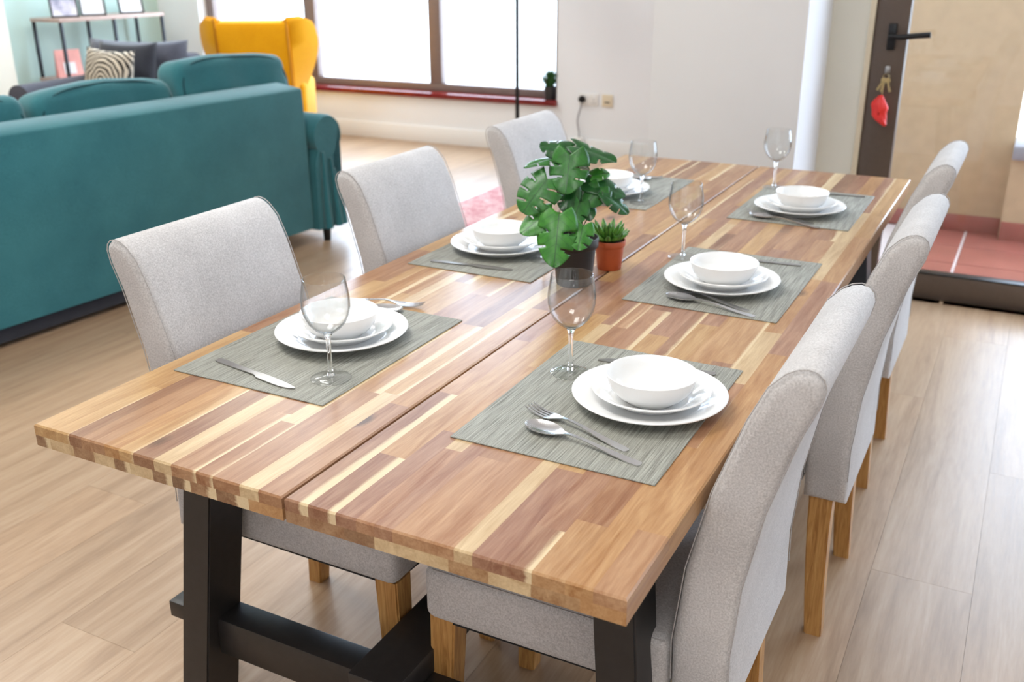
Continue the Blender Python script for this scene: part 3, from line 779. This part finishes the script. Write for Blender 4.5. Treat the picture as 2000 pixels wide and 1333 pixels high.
for hx, hy, hz, n, me, el in ((-.004, -.002, .066, 11, fl1, 14), (-.004, -.002, .070, 9, fl1, 38), (-.004, -.002, .073, 7, fl2, 60), (.012, .008, .068, 8, fl2, 30)):
    for k in range(n):
        o = bpy.data.objects.new('leaf', me); link(o, suc)
        a = 2 * PI * (k + .37 * el) / n
        o.location = (hx + .004 * math.cos(a + PI / 2), hy + .004 * math.sin(a + PI / 2), hz)
        o.rotation_euler = Matrix.Rotation(a, 3, 'Z').to_euler(); o.rotation_euler = (Matrix.Rotation(a, 3, 'Z') @ Matrix.Rotation(math.radians(el), 3, 'X')).to_euler()

# ================================================================== TEAL SOFA
sofa = empty('sofa', (-1.945, 3.115, 0), math.radians(-4.0))
tag(sofa, 'teal fabric sofa seen from behind on the left, with rolled arms', 'sofa')
SL = 2.25
bm = bmesh.new()
outl = [(0, .085), (-.004, .5), (-.012, .795), (-.02, .806), (-.175, .826), (-.195, .815), (-.20, .5), (-.20, .085)]
extrude_y(bm, outl, -SL, 0, .010, 3); mesh_obj('backrest', bm, M['teal'], sofa, True, 50)
boxes('base', M['teal'], sofa, (-.86, -.20, -SL, 0, .085, .30), bev=.02)
boxes('shaded_base', M['charcoal_dark'], sofa, (-.84, -.02, -SL + .03, -.35, .02, .0849), bev=.006)  # dark colour stands in for the shadow on the sofa base
for k in range(3):
    w = SL / 3
    boxes('seat_cushion', M['teal'], sofa, (-.90, -.21, -SL + k * w + .005, -SL + (k + 1) * w - .005, .30, .49), bev=.04, seg=4)
    bm = bmesh.new()
    nU, nV, nT = 20, 10, 6
    box(bm, -.105, .105, -w / 2 + .012, w / 2 - .012, 0, .46, bev=.06, seg=5)
    bmesh.ops.subdivide_edges(bm, edges=[e for e in bm.edges if e.calc_length() > .15], cuts=8, use_grid_fill=True)
    ph = k * 1.7
    for v in bm.verts:
        y = v.co.y / (w / 2); zz = v.co.z / .46
        v.co.z += .030 * (1 - y * y) * zz + .002 * math.sin(9 * y + ph) * zz + (.008 * math.sin(2.2 * y + ph)) * zz
        v.co.x += .010 * math.sin(7 * y + ph) * math.sin(3 * zz)
        if zz > .75: v.co.x *= .86
    c = mesh_obj('back_cushion', bm, M['teal'], sofa, True, 80)
    c.location = (-.31, -SL + (k + .5) * w + .19, (.425, .425, .485)[k]); c.rotation_euler = (0, math.radians(-7), 0)
    pts = []
    for j in range(41):
        th_ = math.radians(-84 + 168 * j / 40)
        sg = math.copysign(abs(math.sin(th_)) ** .32, math.sin(th_)); cg = math.cos(th_) ** .32
        y = (w / 2 - .030) * sg; zz = cg; a = y / (w / 2)
        z = .10 + .343 * cg + .030 * (1 - a * a) * cg + .008 * math.sin(2.2 * a + ph) * cg
        pts.append((.088 + .010 * math.sin(7 * a + ph) * math.sin(3 * z / .46) - .012 * max(0, (z - .33) / .12), y, z))
    tube_obj('piping', M['teal_pipe'], c, pts, .006, 8)
def sofa_arm(y0, y1, name, mat, parent, depth=.90, z=.56, r=.105, flip=1, skirt=True, x_start=.03):
    bm = bmesh.new(); n = 28; prof = []
    for k in range(n):      # roll
        a = math.radians(-70) + math.radians(290) * k / (n - 1)
        prof.append((flip * (.055 + r * math.cos(a)), z + r * math.sin(a)))
    lowin = [(-.05 * flip, z - .13), (-.055 * flip, .30), (-.06 * flip, .075)]
    out = [(.150 * flip, .075), (.122 * flip, .20), (.098 * flip, .34), (.090 * flip, .42)]
    prof = prof + lowin + out
    xs = [x_start, x_start - .02, -.3, -.6, -depth + .02, -depth]
    rings = []
    for i, x in enumerate(xs):
        s = .97 if i in (0, len(xs) - 1) else 1
        rings.append([bm.verts.new((x, p[0] * s, (p[1] - .4) * s + .4 if p[1] > .1 else p[1])) for p in prof])
    m = len(prof)
    for a, b in zip(rings, rings[1:]):
        for k in range(m): bm.faces.new((a[k], a[(k + 1) % m], b[(k + 1) % m], b[k]))
    fs = [bm.faces.new(rings[0]), bm.faces.new(rings[-1][::-1])]
    bmesh.ops.triangulate(bm, faces=fs); bmesh.ops.recalc_face_normals(bm, faces=bm.faces)
    o = mesh_obj(name, bm, mat, parent, True, 40); o.location = (0, y0, 0); return o
ar = sofa_arm(.062, 0, 'armrest', M['teal'], sofa)
sofa_arm(-SL - .062, 0, 'armrest', M['teal'], sofa, flip=-1)
# skirt pleats on the far arm
for dx, dy, h in ((.038, -.005, .40), (.036, .075, .36), (.030, .118, .3)):
    bm = bmesh.new(); tube(bm, [(dx, dy * .7, .08 + h), (dx + .004, dy, .22), (dx + .008, dy + .006, .078)], [.010, .018, .024], 8); mesh_obj('pleat', bm, M['teal'], ar, True, 60)
for fx, fy in ((-.0, .09), (-.82, .09), (-.03, -.26), (-.82, -SL - .06), (-.0, -SL - .06)):
    lathe_obj('foot', M['black_metal'], sofa, [(0, 0), (.018, 0), (.024, .08), (0, .08)], 16, (fx, fy, 0))
boxes('wooden_rail', M['oak'], sofa, (-.28, -.24, -.36, -.01, .03, .19), bev=.003)

# ================================================================== YELLOW WING CHAIR
yc = empty('wing_chair', (-3.85, 4.95, 0), math.radians(30)); yc.scale = (1.04, 1.04, 1.04); tag(yc, 'mustard yellow wingback armchair with its back turned, before the window', 'armchair')
bm = bmesh.new()
outl = [(-.06, .30), (-.10, .62), (-.16, .94), (-.15, .985), (-.10, 1.005), (-.05, .98), (.02, .62), (.06, .30)]
# outline is in (depth, z); chair faces +y, so build along x then turn
extrude_y(bm, outl, -.25, .25, .02, 3)
bmesh.ops.rotate(bm, verts=bm.verts, cent=(0, 0, 0), matrix=Matrix.Rotation(PI / 2, 3, 'Z'))
for v in bm.verts:
    if v.co.z > .93: v.co.z -= .05 * (abs(v.co.x) / .25) ** 2 - .0
b = mesh_obj('backrest', bm, M['yellow'], yc, True, 45); b.scale = (1, 1, 1)
for s in (-1, 1):
    bm = bmesh.new()
    # wing: sheet with thickness flaring outward and forward
    rows = []
    for k in range(11):
        f = k / 10; z = .40 + .58 * f
        flare = .02 + .19 * math.sin(PI * min(1, f * .62 + .12)) * f ** .5; fwd = .24 + .05 * f - .12 * max(0, f - .75) * 2
        yb = -.06 - .09 * f
        rows.append([(s * .25, yb, z), (s * (.25 + flare * .6), yb + fwd * .45, z + .005), (s * (.25 + flare), yb + fwd, z - .04 * f)])
    th = .05
    vo = [[bm.verts.new(p) for p in r] for r in rows]; vi = [[bm.verts.new((p[0] - s * th, p[1] + .01, p[2])) for p in r] for r in rows]
    for i in range(10):
        for j in range(2):
            bm.faces.new((vo[i][j], vo[i][j + 1], vo[i + 1][j + 1], vo[i + 1][j])); bm.faces.new((vi[i][j + 1], vi[i][j], vi[i + 1][j], vi[i + 1][j + 1]))
        bm.faces.new((vo[i][2], vi[i][2], vi[i + 1][2], vo[i + 1][2])); bm.faces.new((vi[i][0], vo[i][0], vo[i + 1][0], vi[i + 1][0]))
    for i in (0, 10):
        for j in range(2): bm.faces.new((vo[i][j], vi[i][j], vi[i][j + 1], vo[i][j + 1]))
    bmesh.ops.recalc_face_normals(bm, faces=bm.faces)
    bmesh.ops.bevel(bm, geom=[e for e in bm.edges if len(e.link_faces) == 2 and e.calc_face_angle(0) > 1.0], offset=.018, segments=3, affect='EDGES')
    wg = mesh_obj('wing', bm, M['yellow'], yc, True, 60)
    tube_obj('seam', M['yellow_seam'], wg, [(s * .247, -.07 - .09 * f / 10 - .012, .42 + .55 * f / 10) for f in range(11)], .006, 6)
    boxes('armrest', M['yellow'], yc, (min(s * .20, s * .32), max(s * .20, s * .32), .0, .52, .18, .53), bev=.05, seg=4)
boxes('seat', M['yellow'], yc, (-.28, .28, .0, .62, .17, .47), bev=.04, seg=4)
for a in (-.33, .33):
    for b_ in (.02, .56): lathe_obj('leg', M['black_wood'], yc, [(0, 0), (.016, 0), (.025, .18), (0, .18)], 12, (a, b_, 0))

# ================================================================== GREY ARMCHAIR AND ITS CUSHIONS
gc = empty('armchair', (-4.36, 4.34, 0), math.radians(11)); tag(gc, 'charcoal grey fabric armchair with rolled arms beyond the teal sofa', 'armchair')
bm = bmesh.new(); box(bm, -.43, .43, -.12, .12, .20, .80, bev=.06, seg=5); mesh_obj('backrest', bm, M['charcoal'], gc, True, 60)
bm = bmesh.new(); pillow(bm, .80, .52, .26, 14, 3.2, wob=.01, seed=4); o = mesh_obj('back_cushion', bm, M['charcoal'], gc, True); o.location = (0.04, -.14, .64); o.rotation_euler = (math.radians(-10), 0, 0)
boxes('seat', M['charcoal'], gc, (-.42, .42, -.78, -.08, .10, .44), bev=.05, seg=4)
for s in (-1, 1):
    bm = bmesh.new()
    n = 20; prof = [(.085 * math.cos(a), .555 + .085 * math.sin(a)) for a in [math.radians(-60 + 300 * k / (n - 1)) for k in range(n)]] + [(-.05, .45), (-.05, .08), (.05, .08), (.05, .45)]
    ra = [bm.verts.new((s * .45 + p[0], -.76, p[1])) for p in prof]; rb = [bm.verts.new((s * .45 + p[0], .10, p[1])) for p in prof]
    for k in range(len(prof)): bm.faces.new((ra[k], ra[(k + 1) % len(prof)], rb[(k + 1) % len(prof)], rb[k]))
    bmesh.ops.triangulate(bm, faces=[bm.faces.new(ra), bm.faces.new(rb[::-1])]); bmesh.ops.recalc_face_normals(bm, faces=bm.faces)
    mesh_obj('armrest', bm, M['charcoal'], gc, True, 45)
for a in (-.38, .38):
    for b_ in (-.78, .05): lathe_obj('foot', M['black_metal'], gc, [(0, 0), (.02, 0), (.024, .10), (0, .10)], 12, (a, b_, 0))
def cushion(name, mat, loc, rot, w, h, t, lab, seed):
    bm = bmesh.new(); pillow(bm, w, h, t, 16, 2.6, seed=seed); o = mesh_obj(name, bm, mat, None, True); o.location = loc; o.rotation_euler = rot
    return tag(o, lab, 'cushion')
cushion('throw_cushion', M['charcoal_dark'], (-4.17, 4.00, .675), (math.radians(-14), 0, .19), .46, .46, .16, 'plain dark slate cushion leaning on the charcoal armchair', 1)
cushion('throw_cushion', M['swirl'], (-4.10, 3.78, .665), (math.radians(-12), math.radians(4), .22), .36, .42, .16, 'black and cream swirl striped cushion on the charcoal armchair', 2)
po = empty('pouffe', (-4.70, 5.20, 0)); tag(po, 'dark grey upholstered seat in the corner between armchair and yellow chair', 'pouffe')
boxes('body', M['charcoal'], po, (-.22, .22, -.22, .22, .12, .60), bev=.05, seg=4)
for a in (-.16, .16):
    for b_ in (-.16, .16): lathe_obj('leg', M['black_metal'], po, [(0, 0), (.014, 0), (.018, .13), (0, .13)], 10, (a, b_, 0))

# ================================================================== SHELF UNIT
sh = empty('shelf_unit', (-5.66, 5.13, 0)); tag(sh, 'black metal shelf unit with greyed wooden shelves against the mint wall', 'shelf')
for a in (-.155, .155):
    for b_ in (-.52, 0.0, .52):
        boxes('post', M['black_metal'], sh, (a - .011, a + .011, b_ - .011, b_ + .011, 0, .955), bev=.002)
for z in (.955, .50):
    boxes('shelf_board', M['shelf_wood'], sh, (-.17, .17, -.54, .54, z, z + .028), bev=.003)
boxes('cabinet_box', M['charcoal'], sh, (-.16, .16, -.53, .53, .10, .499), bev=.004)
def frame_thing(name, loc, rz, w, h, lab, cat, mat_in, border=.012):
    r = empty(name, loc, rz); tag(r, lab, cat)
    lean = math.radians(-12)
    f = boxes('frame', M['black_metal'], r, (-.009, .009, -w / 2, -w / 2 + border, 0, h), (-.009, .009, w / 2 - border, w / 2, 0, h), (-.009, .009, -w / 2 + border, w / 2 - border, 0, border), (-.009, .009, -w / 2 + border, w / 2 - border, h - border, h))
    p = boxes('print', mat_in, r, (-.004, .003, -w / 2 + border, w / 2 - border, border, h - border))
    for o in (f, p): o.rotation_euler = (0, lean, 0)
    bm = bmesh.new(); tube(bm, [(-.016 , 0, h * .6), (-.075, 0, 0.004)], .004, 6); mesh_obj('stand', bm, M['black_metal'], r)
    return r
frame_thing('picture_frame', (-5.60, 4.745, .984), -.5, .21, .28, 'black picture frame with a grey landscape, nearest on the shelf top', 'picture frame', M['photo'])
frame_thing('picture_frame', (-5.60, 5.02, .984), -.5, .20, .28, 'black picture frame with white print, middle of the shelf top', 'picture frame', M['paper'])
frame_thing('picture_frame', (-5.60, 5.42, .984), -.35, .21, .28, 'black picture frame with white print, farthest along the shelf top', 'picture frame', M['paper'])
def card(loc, rz, w, h, mat, lab):
    r = empty('greeting_card', loc, rz); tag(r, lab, 'card')
    for s, nm in ((1, 'front_leaf'), (-1, 'back_leaf')):
        o = boxes(nm, mat, r, (-.0015, .0015, -w / 2, w / 2, 0, h)); o.rotation_euler = (0, math.radians(-13 * s), 0); o.location = (s * h * math.sin(math.radians(13)), 0, .001)
    return r
cd = card((-5.60, 4.70, .528), -.45, .19, .22, M['pink'], 'pink card with a pale figure standing on the lower shelf')
boxes('printed_patch', M['paper'], cd, (.052, .054, -.045, .045, .02, .11)).rotation_euler = (0, math.radians(-13), 0)
cd2 = card((-5.60, 5.12, .528), .35, .16, .21, M['paper'], 'white card with a leafy print on the lower shelf')
boxes('printed_patch', M['pink'], cd2, (.051, .053, -.035, .0, .10, .14)).rotation_euler = (0, math.radians(-13), 0)

# ================================================================== SMALL THINGS AROUND THE ROOM
rg = tag(boxes('area_rug', M['rug'], None, (-1.0, .35, -.85, .75, 0, .008), bev=.003), 'faded pink red rug on the floor behind the left chairs', 'rug'); rg.location = (-.72, 4.15, .0005)
fl_l = empty('floor_lamp', (-2.01, 5.58, 0)); tag(fl_l, 'thin black floor lamp pole standing before the window', 'lamp')
lathe_obj('base', M['black_metal'], fl_l, [(0, 0), (.13, 0), (.132, .006), (.12, .016), (.02, .022), (0, .022)], 32)
tube_obj('pole', M['black_metal'], fl_l, [(0, 0, .02), (0, 0, .8), (0, 0, 1.62)], .015, 10)
lathe_obj('shade', M['paper'], fl_l, [(.10, 1.86), (.19, 1.58), (.188, 1.58), (.098, 1.86)], 32, close=True)

sp_ = empty('potted_herb', (-1.965, 6.035, .402)); tag(sp_, 'small grassy plant in a dark pot at the right end of the window sill', 'potted plant')
lathe_obj('pot', M['black_pot'], sp_, [(0, 0), (.036, 0), (.046, .10), (.043, .10), (.041, .088), (0, .088)], 24)
bm = bmesh.new(); rr = random.Random(9)
for k in range(170):
    a = rr.uniform(0, 2 * PI); r0 = rr.uniform(0, .03); L = rr.uniform(.09, .17); tl = rr.uniform(.1, .75)
    p0 = Vector((r0 * math.cos(a), r0 * math.sin(a), .086)); d = Vector((math.cos(a) * math.sin(tl), math.sin(a) * math.sin(tl), math.cos(tl)))
    p1 = p0 + d * L; sd = d.cross(Vector((0, 0, 1))); sd = (sd if sd.length > .01 else Vector((1, 0, 0))).normalized() * .005
    v = [bm.verts.new(p) for p in (p0 - sd * .4, p0 + sd * .4, p0 + d * L * .6 + sd, p1, p0 + d * L * .6 - sd)]; bm.faces.new(v)
tag(mesh_obj('grass_tuft', bm, M['leaf_dark'], sp_), kind='stuff')
gp = empty('potted_shrub', (-4.95, 5.66, .0)); tag(gp, 'bright green leafy plant just visible left of the yellow chair', 'potted plant')
lathe_obj('pot', M['black_pot'], gp, [(0, 0), (.08, 0), (.10, .22), (.092, .22), (.088, .19), (0, .19)], 24)
for k in range(16):
    a = 2 * PI * k / 16 + .3; el = .5 + .35 * (k % 3)
    me = leaf_mesh(.22, .12, (), .3, .15, k); o = bpy.data.objects.new('leaf', me); me.materials.append(M['leaf_light']); link(o, gp)
    o.location = (0.03 * math.cos(a), .03 * math.sin(a), .30 + .05 * (k % 4)); o.rotation_euler = (Matrix.Rotation(a, 3, 'Z') @ Matrix.Rotation(el, 3, 'X')).to_euler()
    o.modifiers.new('thickness', 'SOLIDIFY').thickness = .001
tube_obj('stem', M['stem'], gp, [(0, 0, .18), (.005, 0, .3), (0, .005, .46)], .008, 8)

# sockets on the wall pier
so = empty('wall_socket', (-1.625, YW, .425)); tag(so, 'white double wall socket with a black plug in it', 'socket')
boxes('plate', M['white_plastic'], so, (-.075, .075, -.010, -.0005, -.045, .045), bev=.003)
for dx in (-.005, .045):
    boxes('switch', M['paper'], so, (dx - .006, dx + .006, -.013, -.0098, .018, .034), bev=.001)
for dz, dx, w, h in ((.012, .04, .004, .010), (-.012, .030, .010, .004), (-.012, .050, .010, .004)):
    boxes('slot', M['black_metal'], so, (dx - w / 2, dx + w / 2, -.0112, -.0098, dz - h / 2 - .01, dz + h / 2 - .01))
pg = empty('power_plug', (-1.672, YW - .0105, .430)); tag(pg, 'black power plug with a grey cord in the wall socket', 'plug')
bm = bmesh.new(); lathe(bm, [(0, 0), (.024, 0), (.026, .006), (.024, .030), (.018, .038), (0, .038)], 24); bmesh.ops.rotate(bm, verts=bm.verts, cent=(0, 0, 0), matrix=Matrix.Rotation(PI / 2, 3, 'X')); mesh_obj('plug_body', bm, M['black_metal'], pg, True, 45)
tube_obj('cord', M['concrete'], pg, [(0, -.02, -.02), (-.004, -.024, -.06), (-.022, -.02, -.11), (-.032, -.018, -.16), (-.026, -.02, -.20), (-.014, -.024, -.245), (-.012, -.03, -.29)], .0055, 8)
ad = tag(boxes('power_adapter', M['white_plastic'], None, (-.035, .035, -.03, .03, -.05, .05), bev=.008), 'white power adapter hanging at the end of the grey cord', 'adapter'); ad.location = (-1.684, YW - .045, .10)
ts = empty('telephone_socket', (-1.476, YW, .425)); tag(ts, 'single cream telephone socket plate right of the double socket', 'socket')
boxes('plate', M['cream_plastic'], ts, (-.043, .043, -.010, -.0005, -.045, .045), bev=.003)
boxes('jack', M['bronze_dark'], ts, (-.020, .020, -.0115, -.0098, -.016, -.006))

# keys in the balcony door
ky = empty('key_ring', (.752, 3.575, .955)); tag(ky, 'bunch of brass keys with a red rubber figure hanging in the balcony door', 'keys')
tube_obj('ring', M['brass'], ky, [(.012 * math.cos(2 * PI * k / 16), -.004, -.012 + .012 * math.sin(2 * PI * k / 16)) for k in range(16)], .0015, 6, True)
for k, (dx, tl) in enumerate(((-.004, .15), (.006, -.25), (.0, .5))):
    bm = bmesh.new(); box(bm, -.004, .004, -.001, .001, -.062, -.02, bev=.0006, seg=1); bmesh.ops.create_cone(bm, cap_ends=True, segments=16, radius1=.011, radius2=.011, depth=.002, matrix=Matrix.Translation((0, 0, -.014)) @ Matrix.Rotation(PI / 2, 4, 'X'))
    box(bm, .004, .007, -.001, .001, -.060, -.054); box(bm, .004, .0065, -.001, .001, -.050, -.045)
    o = mesh_obj('key', bm, M['brass'], ky); o.location = (dx, -.006 - .003 * k, -.012); o.rotation_euler = (0, tl, 0)
tube_obj('chain', M['brass'], ky, [(0, -.006, -.02), (-.004, -.012, -.05), (-.006, -.018, -.085)], .0022, 6)
bm = bmesh.new()
bmesh.ops.create_uvsphere(bm, u_segments=28, v_segments=20, radius=1.0)
for v in bm.verts:
    x_, y_, z_ = v.co
    s_ = 1 + .14 * math.sin(5 * z_ + 2 * x_) + .10 * math.sin(6 * x_ + 1)
    X_ = x_ * (.034 if z_ > -.1 else .034 + .016 * (z_ + .1)) * s_; Z_ = z_ * .066
    X_ += .018 * max(0, -z_ - .15) + .010 * max(0, z_ - .4)
    v.co = (X_ - .012 * math.exp(-((z_ + .15) / .25) ** 2) * (1 if x_ > 0 else .0), y_ * .022 * s_, Z_)
fg = mesh_obj('red_figure', bm, M['red'], ky, True); fg.location = (-.004, -.03, -.148); fg.rotation_euler = (0, math.radians(-10), 0)
